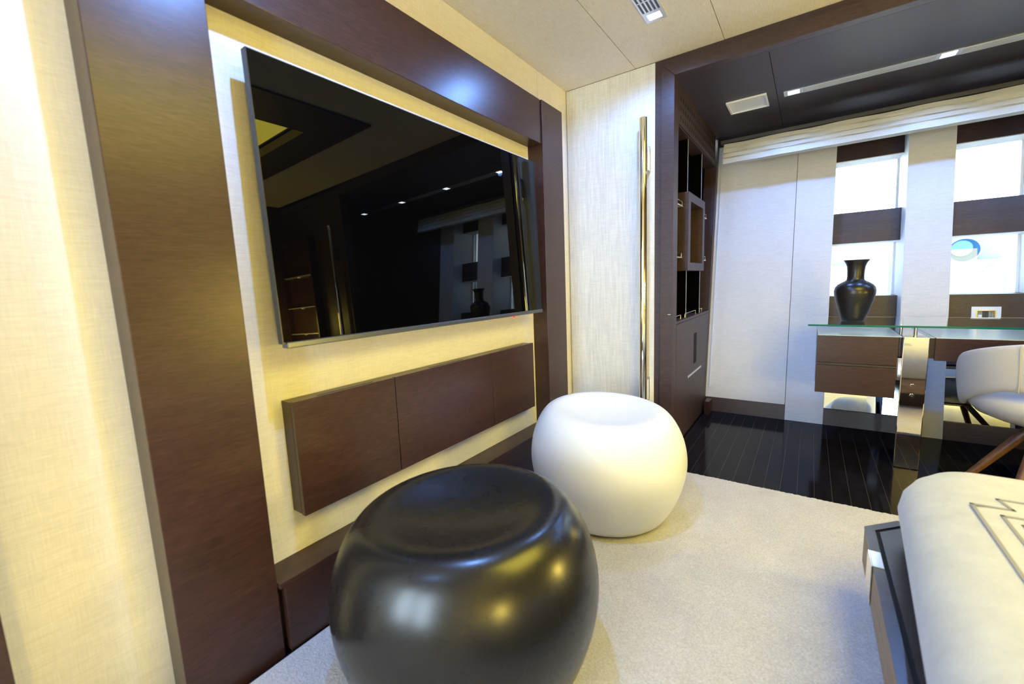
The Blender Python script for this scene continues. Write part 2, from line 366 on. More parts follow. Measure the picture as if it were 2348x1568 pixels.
    # white faces inside the bays
for a, c in ((0.119, 0.1195), (0.5165, 0.517), (0.747, 0.7475), (1.1445, 1.145)):
    struct(obj('trim_12', MB().box(a - (.001 if a in (.5165, 1.1445) else 0), c + (.001 if a in (.119, .747) else 0), 0.003, 0.42, 0.45, 2.26, hull(0.0)), 'reveal'), 'white side lining of a window bay')
struct(obj('wall_hull', MB().box(1.375, RX, 0, 0.06, 0, 2.26, hull(0.0)), 'wenge_dark'), 'dark wood hull wall past the window bays')
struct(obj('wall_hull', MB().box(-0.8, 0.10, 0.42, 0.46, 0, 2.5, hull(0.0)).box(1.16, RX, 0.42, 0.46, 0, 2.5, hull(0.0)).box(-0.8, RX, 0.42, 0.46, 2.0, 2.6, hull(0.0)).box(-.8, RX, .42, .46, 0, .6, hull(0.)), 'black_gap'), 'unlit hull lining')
for i, (a, c) in enumerate(((0.1205, 0.5155), (0.7485, 1.1435))):
    win = bpy.data.objects.new('window_%d' % (i + 1), None); COL.objects.link(win); win.location = (a, 4.0, 0.9); struct(win, ['left window bay with dark wood cross rails', 'right window bay with dark wood cross rails'][i])
    obj('glass_pane', MB().box(a, c, 0.0, 0.008, 0.86, 1.98, hull(0.375)), 'pane', win)
    obj('cross_rail', MB().box(a, c, 0.0, 0.20, 1.940, 2.25, hull(0.17)), 'wenge_dark', win, bevel=.001)
    obj('cross_rail', MB().box(a, c, 0.0, 0.20, 1.314, 1.545, hull(0.17)), 'wenge_dark', win, bevel=.001)
    obj('cross_rail', MB().box(a, c, 0.0, 0.24, 0.452, 0.920, hull(0.17)), 'wenge_dark', win, bevel=.001)
    obj('linen_lining', MB().box(a, c, 0.002, 0.20, 1.934, 1.9395, hull(0.17)).box(a, c, 0.002, 0.20, 1.308, 1.3135, hull(0.17)), 'linen_hull', win)
    obj('window_frame', MB().box(a, a + .012, -.006, .012, .86, 1.98, hull(.375)).box(c - .012, c, -.006, .012, .86, 1.98, hull(.375)), 'reveal', win)
    mir = obj('mirror_panel', MB().box(a, c, 0.0, 0.15, 0.1145, 0.447, hull(0.02)), 'mirror', win)
    obj('toe_board', MB().box(a, c, 0.0, 0.15, 0, 0.1135, hull(0.0)), 'wenge_dark', win)

struct(obj('trim_13', MB().box(-0.80, RX, -.012, -.001, 2.185, 2.262, hull(0.0)), 'wenge_dark'), 'dark strip along the top of the hull side, standing in for the shaded gap above the blind')  # shade of the gap over the blind, put in as a dark strip
# outside: the white bulwark beyond the glass
Q = 6.2 / 4.93
def bx(x): return x * Q
def bz(z): return 1.1 + (z - 1.1) * Q
mb = MB(); mb.box(-1.2, 3.6, 6.225, 6.35, 0.0, bz(1.45))
bw = tag(obj('bulwark', mb, 'hull_paint'), 'pale white deck bulwark seen outside through the window bays', 'bulwark')
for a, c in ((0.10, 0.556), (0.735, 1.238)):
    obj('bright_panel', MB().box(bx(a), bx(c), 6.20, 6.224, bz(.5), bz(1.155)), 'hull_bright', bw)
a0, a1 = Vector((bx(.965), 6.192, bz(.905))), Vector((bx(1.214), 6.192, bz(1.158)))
obj('diagonal_line', MB().tube([a0, a1], .007, 10), 'hull_paint', bw)  # thin diagonal line across the bright panel
def disc_y(mb, cx, cz, y0, y1, r, seg=40, rz=None):
    rz = rz or r
    a = [mb.bm.verts.new((cx + r * math.cos(t), y0, cz + rz * math.sin(t))) for t in [2 * math.pi * k / seg for k in range(seg)]]
    c = [mb.bm.verts.new((p.co.x, y1, p.co.z)) for p in a]
    mb.bm.faces.new(a); mb.bm.faces.new(c[::-1])
    for i in range(seg): mb.bm.faces.new((a[i], c[i], c[(i + 1) % seg], a[(i + 1) % seg]))
    return mb
obj('porthole_rim', disc_y(MB(), bx(1.000), bz(1.235), 6.190, 6.224, 0.100 * Q), 'hull_bright', bw)
obj('porthole_glass', disc_y(MB(), bx(1.000), bz(1.235), 6.180, 6.224, 0.090 * Q), 'hull_blue', bw)
obj('porthole_centre', disc_y(MB(), bx(0.985), bz(1.250), 6.172, 6.224, 0.062 * Q), 'hull_blue2', bw)
mb = MB()
mb.box(bx(1.045), bx(1.135), 6.198, 6.201, bz(.914), bz(.919))
obj('small_marking', mb, 'grey_plastic', bw)

# roman blind, folded up under the soffit
bl = thing('roman_blind', 'cream roman blind folded up above both window bays', 'blind', (0.4, 3.84, 1.97))
mb = MB(); X0, X1 = -0.600, 1.48
folds = [(3.862, 2.128), (3.838, 2.124), (3.826, 2.098), (3.836, 2.091), (3.821, 2.086), (3.815, 2.058), (3.827, 2.051), (3.812, 2.046), (3.808, 2.022), (3.820, 2.015), (3.805, 2.010), (3.801, 1.972), (3.870, 1.970)]
nx = 60; rows = []
for i, (y, z) in enumerate(folds):
    rows.append([mb.bm.verts.new((X0 + (X1 - X0) * k / nx, y + .004 * math.sin(k * .9 + i * 1.3) * (0.2 < i / 12 < .95), z + .0025 * math.sin(k * .55 + i * 2.1) * (0 < i < 11))) for k in range(nx + 1)])
for a, c in zip(rows[:-1], rows[1:]):
    for k in range(nx): mb.bm.faces.new((a[k], a[k + 1], c[k + 1], c[k]))
be = [[mb.bm.verts.new((X, y + .0, z)) for y, z in ((3.88, 2.128),)] for X in (X0, X1)]
back = [mb.bm.verts.new((X0 + (X1 - X0) * k / nx, 3.880, 2.128)) for k in range(nx + 1)]
for k in range(nx): mb.bm.faces.new((rows[-1][k], rows[-1][k + 1], back[k + 1], back[k])); mb.bm.faces.new((back[k], back[k + 1], rows[0][k + 1], rows[0][k]))
mb.bm.faces.new([r_[0] for r_ in rows] + [back[0]]); mb.bm.faces.new(([r_[-1] for r_ in rows] + [back[-1]])[::-1])
bmesh.ops.delete(mb.bm, geom=[v for b2 in be for v in b2], context='VERTS')
obj('folded_cloth', mb, 'blind', bl, smooth='angle')
obj('headrail', MB().box(X0 - .02, X1, 3.83, 3.88, 2.1285, 2.152), 'dark_plastic', bl)
obj('side_channel', MB().box(-0.655, -0.648, 0.0, .01, .20, 2.15, hull(-.012)), 'white_plastic', bl)

# ------------------------------------------------------------------ lights and grilles
def downlight(name, x, y, z, sx, sy, ls, label, group):
    o = thing(name, label, 'light', (x, y, z), group)
    t = .003
    mb = MB(); a, c = ls
    mb.box(x - sx, x + sx, y - sy, y - c, z - t, z + .02); mb.box(x - sx, x + sx, y + c, y + sy, z - t, z + .02)
    mb.box(x - sx, x - a, y - c, y + c, z - t, z + .02); mb.box(x + a, x + sx, y - c, y + c, z - t, z + .02)
    obj('bezel', mb, 'alu', o)
    obj('diffuser', MB().box(x - a, x + a, y - c, y + c, z - .001, z + .006), 'lamp', o)
    return o
downlight('square_downlight', -0.662, 2.222, CZ, 0.048, 0.045, (0.030, 0.024), 'square aluminium downlight at the end of the grille in the cream ceiling', 'cream ceiling downlights')
downlight('square_downlight', -0.662, 0.690, CZ, 0.048, 0.045, (0.030, 0.024), 'square downlight at the near end of the cream ceiling grille', 'cream ceiling downlights')
gr = thing('ceiling_grille', 'white slotted air grille in the cream ceiling leading to the downlight', 'grille', (-0.662, 1.45, CZ))
mb = MB()
for k in range(6): mb.box(-0.710 + k * .0178, -0.703 + k * .0178, 0.736, 2.176, CZ - .004, CZ + .01)
obj('slats', mb, 'alu', gr)
for k in range(24): obj('cross_bar', MB().box(-0.708, -0.615, 0.80 + k * .056, 0.806 + k * .056, CZ - .002, CZ + .008), 'alu', gr)
obj('duct', MB().box(-0.709, -0.615, 0.736, 2.176, CZ - .0004, CZ + .001), plain('duct_blue_grey', (0.05, 0.07, 0.12), rough=.4), gr)
for k, (x, y) in enumerate(ALCOVE_SPOTS):
    downlight('strip_downlight', x, y, SZ, 0.052, 0.042, (0.030, 0.030), ['leftmost small downlight in the dark soffit, at the end of the metal strip', 'bright downlight midway along the metal strip in the dark soffit', 'third downlight along the soffit strip, seen only in the television', 'fourth downlight along the soffit strip, seen only in the television'][k], 'alcove soffit downlights')
for k in range(3):
    x0 = ALCOVE_SPOTS[k][0] + .053; x1 = ALCOVE_SPOTS[k + 1][0] - .053
    g = thing('linear_grille', ['ribbed metal strip in the dark soffit between the first two downlights', 'ribbed metal strip in the dark soffit right of the bright downlight', 'ribbed metal strip at the far end of the dark soffit'][k], 'grille', ((x0 + x1) / 2, 3.392, SZ), 'soffit air strips')
    mb = MB()
    for j in range(5): mb.box(x0, x1, 3.353 + j * .0185, 3.3575 + j * .0185 + .0045, SZ - .004, SZ + .004)
    obj('ribs', mb, 'alu', g)
    obj('tray', MB().box(x0, x1, 3.352, 3.436, SZ - .001, SZ + .002), plain('strip_shadow', (0.22, 0.23, 0.26), metal=.6, rough=.4), g)
sp = thing('ceiling_fitting', 'white rectangular dished fitting in the dark soffit beside the bookcase', 'ceiling fitting', (-0.39, 3.40, SZ))
mb = MB(); a = (-0.510, -0.278, 3.287, 3.520)
def ringbox(mb, x0, x1, y0, y1, t, z0, z1):
    mb.box(x0, x1, y0, y0 + t, z0, z1); mb.box(x0, x1, y1 - t, y1, z0, z1); mb.box(x0, x0 + t, y0 + t, y1 - t, z0, z1); mb.box(x1 - t, x1, y0 + t, y1 - t, z0, z1)
ringbox(mb, *a, .012, SZ - .010, SZ + .004)
obj('rim', mb, 'white_plastic', sp, bevel=.001)
mb = MB(); vs = [mb.bm.verts.new(p) for p in ((-0.498, 3.299, SZ - .004), (-0.290, 3.299, SZ - .004), (-0.290, 3.508, SZ - .004), (-0.498, 3.508, SZ - .004), (-0.47, 3.325, SZ - .0005), (-0.318, 3.325, SZ - .0005), (-0.318, 3.482, SZ - .0005), (-0.47, 3.482, SZ - .0005))]
for q in ((0, 1, 5, 4), (1, 2, 6, 5), (2, 3, 7, 6), (3, 0, 4, 7), (4, 5, 6, 7)): mb.bm.faces.new([vs[i] for i in q])
obj('dished_cover', mb, 'white_plastic', sp)

# ------------------------------------------------------------------ television
tv = thing('television', 'large flat black television with a grey lower bar on the linen wall', 'television', (-1.26, 1.36, 0.93))
tp = math.tan(math.radians(1.75))
def tvf(x, y, z): return (x - (z - 0.95) * tp, y, z)
TX = -1.258
obj('screen', MB().box(TX - .004, TX, 0.6225, 2.0905, 0.960, 1.768, tvf), 'screen', tv)
mb = MB(); 
mb.box(TX - .024, TX + .001, 0.620, 0.6224, 0.955, 1.7705, tvf); mb.box(TX - .024, TX + .001, 2.0906, 2.093, 0.955, 1.7705, tvf); mb.box(TX - .024, TX + .001, 0.620, 2.093, 1.7682, 1.7705, tvf); mb.box(TX - .024, TX - .0041, 0.6224, 2.0906, 0.955, 1.7682, tvf)
obj('casing', mb, 'bezel', tv)
bar = obj('lower_bar', MB().box(TX - .03, TX + .004, 0.632, 2.100, 0.941, 0.9595, tvf), 'tvbar', tv, bevel=.003)
obj('standby_light', MB().box(TX - .01, TX + .002, 1.812, 1.822, 0.934, 0.941, tvf), 'red_led', tv, bevel=.001)
obj('wall_mount', MB().box(WX, TX - .024, 1.10, 1.62, 1.15, 1.55), 'dark_plastic', tv)
fc = bpy.data.curves.new('t', 'FONT'); fc.body = 'SAMSUNG'; fc.size = 0.0066; fc.extrude = 0.0002; fc.align_x = 'CENTER'; fc.align_y = 'CENTER'
fo = bpy.data.objects.new('t', fc); COL.objects.link(fo); bpy.context.view_layer.update()
me = bpy.data.meshes.new_from_object(fo.evaluated_get(bpy.context.evaluated_depsgraph_get())); bpy.data.objects.remove(fo)
me.transform(Matrix(((0, 0, 1, 0), (1, 0, 0, 0), (0, 1, 0, 0), (0, 0, 0, 1)))); me.transform(Matrix.Translation((TX + .0042 + 1.26, 1.372 - 1.36, 0.9505 - .93)))
me.materials.clear(); me.materials.append(M['dark_plastic'])
lo = bpy.data.objects.new('logo_lettering', me); COL.objects.link(lo); lo.parent = tv

# ------------------------------------------------------------------ wall cabinet under the television
wc = thing('wall_cabinet', 'long dark wood cabinet hung on the linen wall under the television', 'cabinet', (-1.33, 1.35, 0.388))
obj('carcass', MB().box(WX, -1.3185, 0.651, 2.055, 0.392, 0.764), 'wenge', wc, bevel=.001)
for i, (a, c) in enumerate(((0.651, 1.0465), (1.0495, 1.6585), (1.6615, 2.055))):
    d = obj('door', MB().box(-1.3180, -1.300, a, c, 0.389, 0.7665), 'wenge', wc, bevel=.0015)
    obj('finger_groove', MB().box(-1.3182, -1.3105, (a + c) / 2 - .11, (a + c) / 2 + .11, 0.7662, 0.7668), 'black_gap', d)

# ------------------------------------------------------------------ bookcase cabinet inside the portal
cb = thing('bookcase', 'tall dark wood display cabinet with perforated top panel beside the portal', 'cabinet', (-0.85, 3.3, 0.0))
CX = -0.680
mb = MB(); mb.box(-1.05, -0.79, 0, 1, 0.0, 2.235, lambda x, y, z: (x, 2.756 + y * (3.72 + .185 * z - 2.756), z)); mb.box(-0.79, CX, 2.756, 2.768, 0.0, 2.235)
def endf(x, y, z): return (x, y + 0.185 * z - .004, z)
obj('carcass', mb, 'wenge_dark', cb)
mb = MB(); mb.box(-0.79, CX - .001, 3.655, 3.735, 0.0, 2.237, endf); obj('end_panel', mb, 'wenge_dark', cb)
obj('niche_back', MB().box(-0.7895, -0.772, 0, 1, 0.835, 2.005, lambda x, y, z: (x, 2.769 + y * (3.655 + .185 * z - 2.776), z)), 'black_glass', cb)
obj('shelf', MB().box(-0.772, CX, 2.7682, 3.80, 0.815, 0.832), 'wenge_dark', cb); obj('shelf', MB().box(-0.772, CX - .004, 2.7682, 4.018, 2.004, 2.0115), 'wenge_dark', cb)
mb = MB(); mb.box(-0.70, CX, 0, 1, 0.012, 0.812, lambda x, y, z: (x, 2.771 + y * (3.655 - 2.775 + 0.185 * z - .008), z))
door = obj('door', mb, 'wenge_dark', cb)
obj('slot_handle', MB().box(CX, CX + .0012, 3.275, 3.362, 0.475, 0.700), 'black_gap', door)
obj('metal_inlay', MB().box(CX, CX + .0015, 3.10, 3.54, 0.402, 0.4165), 'alu', door)
obj('foot', MB().box(-0.66, -0.625, 3.60, 3.71, 0, 0.11), 'wenge', cb)
# perforated panel: 3 rows of upright slots cut through
ys = [2.772]; holes_y = []
for k in range(20):
    c = 2.820 + k * .0577; ys += [c - .015, c + .015]; holes_y.append(len(ys) - 2)
ys.append(3.945)
zs = [2.012]; holes_z = []
for c in (2.056, 2.111, 2.166): zs += [c - .0145, c + .0145]; holes_z.append(len(zs) - 2)
zs.append(2.234)
mb = MB(); g = {}
for layer, X in ((0, CX), (1, CX - .0006)):
    for i, y in enumerate(ys):
        for j, z in enumerate(zs): g[layer, i, j] = mb.bm.verts.new((X, y, z))
for i in range(len(ys) - 1):
    for j in range(len(zs) - 1):
        hole = i in holes_y and j in holes_z
        if not hole:
            for L in (0, 1): mb.bm.faces.new((g[L, i, j], g[L, i + 1, j], g[L, i + 1, j + 1], g[L, i, j + 1]))
        else:
            q = [(i, j), (i + 1, j), (i + 1, j + 1), (i, j + 1)]
            for a in range(4):
                p, r_ = q[a], q[(a + 1) % 4]; mb.bm.faces.new((g[0, p[0], p[1]], g[0, r_[0], r_[1]], g[1, r_[0], r_[1]], g[1, p[0], p[1]]))
obj('perforated_panel', mb, 'wenge_dark', cb)
obj('panel_backing', MB().box(-0.7895, CX - .0010, 2.769, 3.94, 2.0125, 2.234), 'black_gap', cb)
for y in (3.078, 3.512):
    gu = obj('glass_upright', MB().box(-0.771, -0.6965, y - .003, y + .003, 0.833, 2.003), 'black_glass', cb); obj('bright_edge', MB().box(-0.696, -0.694, y - .003, y + .003, 0.833, 2.003), 'alu', gu)
bf = obj('box_frame', MB().box(-0.7715, -0.665, 2.985, 3.002, 1.152, 1.655).box(-0.7715, -0.665, 3.002, 3.497, 1.152, 1.205).box(-0.7715, -0.665, 3.002, 3.497, 1.600, 1.655).box(-0.7715, -0.665, 3.435, 3.497, 1.205, 1.600).box(-0.7715, -0.665, 3.002, 3.048, 1.205, 1.600), 'wenge_dark', cb, bevel=.0006)
obj('frame_back', MB().box(-0.7715, -0.76, 3.048, 3.435, 1.205, 1.600), 'wenge', bf)
for z, spans in ((1.566, ((2.770, 2.95), (3.60, 3.72))), (1.240, ((2.770, 2.95), (3.60, 3.72))), (0.834, ((2.770, 2.955), (3.075, 3.40), (3.535, 3.62)))):
    for a, c in spans:
        mb = MB(); mb.tube([(-0.70, a, z), (-0.70, a, z + .026), (-0.70, c, z + .026), (-0.70, c, z)], .0032, 8)
        obj('gallery_rail', mb, 'chrome', cb)
        if z > 1: obj('glass_shelf', MB().box(-0.77, -0.697, a, c + .02, z - .006, z), 'alu', cb)

# ------------------------------------------------------------------ desk
dk = thing('desk', 'glass topped writing desk with dark wood drawers and a polished steel slab leg', 'desk', (0.6, 3.35, 0))
GX1 = 1.86
obj('glass_top', MB().box(0.002, GX1, 3.0715, 3.655, 0.7905, 0.800), 'glass', dk)
obj('glass_edge', MB().box(0.0, GX1, 3.0695, 3.0713, 0.7900, 0.8005).box(0.0, .0018, 3.0713, 3.655, 0.7900, 0.8005), 'glass_edge', dk)
for x in (0.428, 1.42):
    lg = obj('steel_leg', MB().box(x, x + .105, 3.076, 3.630, 0.0, 0.737), 'brushed', dk, bevel=.004)
    for z in (0.473, 0.418):
        mb = disc_y(MB(), x + .052, z, 3.0725, 3.0758, .0105, 24); obj('bolt_ring', mb, 'chrome', lg, bevel=.001)
        mb = disc_y(MB(), x + .052, z, 3.0712, 3.0724, .0045, 16); obj('bolt_head', mb, 'dark_plastic', lg)
    for y in (3.12, 3.56):
        obj('standoff', MB().tube([(x + .052, y, .7375), (x + .052, y, .7900)], .0085, 20), 'chrome', dk, smooth='angle')
# left pedestal
p1 = obj('drawer_case', MB().box(0.0515, 0.4270, 3.118, 3.60, 0.622, 0.7335).box(0.0535, 0.4150, 3.118, 3.60, 0.389, 0.6215), 'wenge_side', dk, bevel=.001)
obj('case_top', MB().box(0.0515, 0.4270, 3.1005, 3.60, 0.7337, 0.7357), plain('gloss_top', (0.60, 0.74, 0.84), rough=.22), p1)
d1 = obj('drawer', MB().box(0.0500, 0.4130, 3.100, 3.1175, 0.5735, 0.7335), 'wenge_side', dk, bevel=.001)
d2 = obj('drawer', MB().box(0.0500, 0.4130, 3.100, 3.1175, 0.3875, 0.5540), 'wenge_side', dk, bevel=.001)
obj('drawer_rail', MB().box(0.0500, 0.4130, 3.107, 3.1175, 0.5590, 0.5690), 'wenge_dark', dk)
obj('hinge_plate', MB().box(0.4155, 0.4275, 3.125, 3.16, 0.49, 0.615), 'chrome', dk)
# right pedestal / pencil drawer
p2 = obj('drawer_case', MB().box(0.534, 1.419, 3.118, 3.60, 0.622, 0.7335), 'wenge_side', dk, bevel=.001)
obj('case_top', MB().box(0.5595, 1.419, 3.1005, 3.60, 0.7337, 0.7357).box(0.534, .554, 3.1005, 3.60, 0.7337, 0.7357), M['chrome'].copy(), p2).data.materials[0] = bpy.data.materials['gloss_top']
d3 = obj('drawer', MB().box(0.559, 1.415, 3.100, 3.1175, 0.6135, 0.7335), 'wenge_side', dk, bevel=.001)

# vase
mb = MB()
prof = [(0, .8006), (.052, .8006), (.058, .806), (.064, .825), (.078, .870), (.093, .920), (.1015, .965), (.1025, .985), (.098, 1.005), (.086, 1.022), (.066, 1.036), (.049, 1.045), (.043, 1.052), (.0415, 1.070), (.0425, 1.105), (.045, 1.130), (.052, 1.152), (.0625, 1.168), (.0625, 1.171), (.059, 1.170), (.046, 1.150), (.038, 1.12), (.036, 1.06), (0, 1.05)]
tag(obj('vase', mb.lathe(prof, 0.226, 3.352, 72), 'vase', smooth=True), 'black glazed vase with flared neck standing on the glass desk', 'vase')

# socket plate on the right bay's lower rail
def hrail(x, d, z): return (x, 3.738 + 0.185 * z + .17 - d, z)
so = thing('wall_socket', 'white socket plate on the dark wood rail above the glass desk', 'socket', (0.95, 4.05, 0.748))
mb = MB()
f = lambda x, y, z: hrail(x, y, z)
mb.box(0.886, 0.908, .001, .009, .748, .838, f); mb.box(0.996, 1.020, .001, .009, .748, .838, f); mb.box(0.908, 0.996, .001, .009, .816, .838, f); mb.box(0.908, 0.996, .001, .009, .748, .766, f)
obj('plate', mb, 'white_plastic', so)
obj('inner_rim', MB().box(0.908, .913, .001, .012, .766, .816, f).box(.990, .996, .001, .012, .766, .816, f).box(.913, .990, .001, .012, .811, .816, f), 'brass', so)
for k in range(3):
    x0 = .9135 + k * .0257
    s_ = obj('socket_module', MB().box(x0, x0 + .024, .001, .005, .767, .810, f), ['grey_plastic', 'dark_plastic', 'grey_plastic'][k], so)
    if k:
        mb = MB()
        for z in (.776, .788, .800): mb.box(x0 + .010, x0 + .014, .005, .0056, z - .002, z + .002, f)
        obj('socket_hole', mb, 'black_gap', s_)
    else: obj('rocker', MB().box(x0 + .003, x0 + .021, .005, .007, .770, .786, f), 'white_plastic', s_)

# ------------------------------------------------------------------ rug and poufs
mb = MB(); nx_, ny_ = 150, 110
RX0, RX1, RY0, RY1 = -1.250, 2.3, -1.3, 2.412
edge = []
N = 260
for i in range(N): edge.append((RX0 + (RX1 - RX0) * i / N, RY0))
for i in range(N): edge.append((RX1, RY0 + (RY1 - RY0) * i / N))
for i in range(N * 2): edge.append((RX1 - (RX1 - RX0) * i / (N * 2), RY1 + random.uniform(-.003, .004)))
for i in range(N): edge.append((RX0, RY1 - (RY1 - RY0) * i / N))
mb.prism(edge, 0.0005, 0.014)
tag(obj('rug', mb, 'rug'), 'large cream wool rug covering the cabin floor beneath the two poufs', 'rug')

def pouf(name, cx, cy, R, H, mat, label, tilt, ph):
    pr = [(0, .000), (.40, .000), (.69, .004), (.755, .030), (.825, .110), (.905, .230), (.965, .36), (.998, .49), (1.0, .58), (.982, .69), (.935, .80), (.865, .895), (.79, .960), (.71, .990), (.63, .991), (.52, .974), (.40, .952), (.26, .935), (.12, .927), (0, .925)]
    def mod(x, y, z):
        dx, dy = x - cx, y - cy; a = math.atan2(dy, dx); t = z / H
        k = 1 + .018 * math.sin(2 * a + ph) * t + .010 * math.sin(3 * a + ph * 2) * t
        zz = z + tilt * (dx * math.cos(ph) + dy * math.sin(ph)) * t * t
        return (cx + dx * k, cy + dy * k, zz + .0145)
    o = obj(name, MB().lathe([(r * R, z * H) for r, z in pr], cx, cy, 64, mod), mat, smooth=True, sub=2)
    return tag(o, label, 'pouf')
pouf('pouf', -0.758, 0.813, 0.360, 0.505, 'pouf_black', 'glossy black pebble-shaped pouf nearest the camera', .03, 0.6)
pouf('pouf', -0.762, 1.822, 0.360, 0.505, 'pouf_white', 'white pebble-shaped pouf standing in front of the sliding door', .06, 2.6)

# ------------------------------------------------------------------ bed
bd = thing('bed', 'low bed base in dark glossy wood under the patterned coverlet', 'bed', (1.3, 0.75, 0))
def outline(o):   # base outline inset by o
    return [(0.180 + o, -0.45 + o), (0.180 + o, 1.706 - o * .4), (0.272 + o * .4, 1.800 - o), (2.45, 1.800 - o), (2.45, -0.45 + o)]
obj('recessed_plinth', MB().prism(outline(.16), 0.0145, 0.150), 'wenge_dark', bd)
obj('side_board', MB().prism(outline(.0005), 0.150, 0.266), 'bed_side', bd, bevel=.004)
tp_ = MB()
def frame(mb, a, b_, z0, z1):
    A, B = outline(a), outline(b_)
    n_ = len(A)
    for i in range(n_):
        j = (i + 1) % n_
        q = [mb.bm.verts.new((*p, z)) for z in (z0, z1) for p in (A[i], A[j], B[j], B[i])]
        for f_ in ((0, 1, 2, 3), (4, 7, 6, 5), (0, 4, 5, 1), (1, 5, 6, 2), (2, 6, 7, 3), (3, 7, 4, 0)): mb.bm.faces.new([q[x] for x in f_])
frame(tp_, 0.0, 0.026, .2662, .272)
obj('top_border', tp_, 'bed_base', bd)
obj('groove', MB().prism(outline(.0262), .2662, .2668), 'black_gap', bd)
obj('inset_top', MB().prism(outline(.037), .2668, .271), 'bed_base', bd)
mb = MB(); mb.box(.1785, .2055, 1.468, 1.556, .2722, .2745); mb.box(.1755, .1795, 1.468, 1.556, .150, .2745)
obj('chrome_strap', mb, 'chrome', bd, bevel=.0015)
# coverlet
bs = thing('bedspread', 'quilted cream bedspread with grey zigzag embroidery lying over the bed', 'bedspread', (1.3, .75, .272))
mb = MB(); seg = 28; x0, x1, y0, y1 = 0.245, 2.42, -.40, 1.855
def rr_(o, rc):   # rounded rectangle outline, inset o
    pts = []
    for cx, cy, a0 in ((x1 - rc, y1 - rc, 0), (x0 + rc, y1 - rc, 90), (x0 + rc, y0 + rc, 180), (x1 - rc, y0 + rc, 270)):
        for k in range(seg + 1):
            a = math.radians(a0 + 90 * k / seg); r_ = rc - o
            pts.append((cx + r_ * math.cos(a), cy + r_ * math.sin(a)))
    out = []
    n_ = len(pts)
    for i in range(n_):   # subdivide long sides
        p, q = pts[i], pts[(i + 1) % n_]; L = math.hypot(p[0] - q[0], p[1] - q[1]); m_ = max(1, int(L / .08))
        for k in range(m_): out.append((p[0] + (q[0] - p[0]) * k / m_, p[1] + (q[1] - p[1]) * k / m_))
    return out
def skew(x, y, z):
    return (x - .070 * (1.6 - y) * max(0, 1 - (x - x0) / 1.2), y + .02 * (x - .25) * 0, z)
lv = [(.050, .2722), (.030, .290), (.010, .330), (.0, .375), (.008, .420), (.030, .455), (.062, .480), (.105, .494), (.15, .499), (.19, .500)]
rings = []
base_rc = 0.20
ref = None
for o_, z in lv:
    pts = rr_(0, base_rc)
    ring = []
    cxm, cym = (x0 + x1) / 2, (y0 + y1) / 2
    P = rr_(o_, base_rc) if o_ < base_rc else rr_(base_rc - .001, base_rc)
    if ref is None: ref = len(P)
    ring = [skew(px, py, z) for px, py in P]
    rings.append(ring)
# resample every ring to same count using the angle-indexed outline
def resample(poly, n_):
    L = [0]
    for i in range(len(poly)): a, c = poly[i], poly[(i + 1) % len(poly)]; L.append(L[-1] + math.dist(a, c))
    out = []; tot = L[-1]; i = 0
    for k in range(n_):
        t = tot * k / n_
        while L[i + 1] < t: i += 1
        a, c = poly[i], poly[(i + 1) % len(poly)]; u = (t - L[i]) / max(1e-9, L[i + 1] - L[i]); out.append(tuple(a[d] + (c[d] - a[d]) * u for d in range(3)))
    return out
NV = 640
R_ = []
for i_, ring in enumerate(rings):
    R_.append([mb.bm.verts.new((p[0], p[1], p[2])) for p in resample(ring, NV)])
for a, c in zip(R_[:-1], R_[1:]):
    for k in range(NV): mb.bm.faces.new((a[k], a[(k + 1) % NV], c[(k + 1) % NV], c[k]))
mb.bm.faces.new(R_[-1]); mb.bm.faces.new(R_[0][::-1])
obj('quilt', mb, 'bedspread', bs, smooth='angle')
def ribbon(mb, pts, w_=.0075, z=.5006):
    for (ax, ay), (bx, by) in zip(pts[:-1], pts[1:]):
        dx, dy = bx - ax, by - ay; L = math.hypot(dx, dy); ux, uy = dx / L * w_ / 2, dy / L * w_ / 2
        c = [(ax - ux - uy, ay - uy + ux), (ax - ux + uy, ay - uy - ux), (bx + ux + uy, by + uy - ux), (bx + ux - uy, by + uy + ux)]
        mb.prism(c, z - .0008, z + .0012)
def steps(ox, oy):
    return [[(ox, oy - .62), (ox, oy), (ox + .072, oy + .004), (ox + .060, oy + .060), (ox + .17, oy + .064), (ox + .17, oy + .12), (ox + .32, oy + .12)],
            [(ox + .043, oy - .60), (ox + .043, oy - .042), (ox + .13, oy - .036), (ox + .13, oy + .016), (ox + .23, oy + .02), (ox + .23, oy + .07), (ox + .32, oy + .07)],
            [(ox + .068, oy - .58), (ox + .068, oy - .078), (ox + .19, oy - .07), (ox + .19, oy - .02), (ox + .29, oy - .02), (ox + .29, oy + .03), (ox + .32, oy + .03)]]
for k in range(3):
    mb = MB()
    for p in steps(.363 + k * .62, 1.494 - (k % 2) * .04): ribbon(mb, p)
    obj('embroidery', mb, 'embroidery', bs)
for k, (py, lab) in enumerate(((0.25, 'cream pillow at the bed head farther from the desk'), (1.15, 'cream pillow at the bed head nearer the desk'))):
    mb = MB(); mb.box(2.02, 2.38, py - .28, py + .28, .502, .64)
    o = obj('pillow', mb, 'bedspread', sub=3, smooth=True); tag(o, lab, 'pillow', 'pillows at the bed head')
tag(obj('headboard', MB().box(2.46, 2.545, -.6, 1.95, 0.02, 1.25), 'headboard', bevel=.02), 'padded brown headboard standing at the head of the bed', 'headboard')

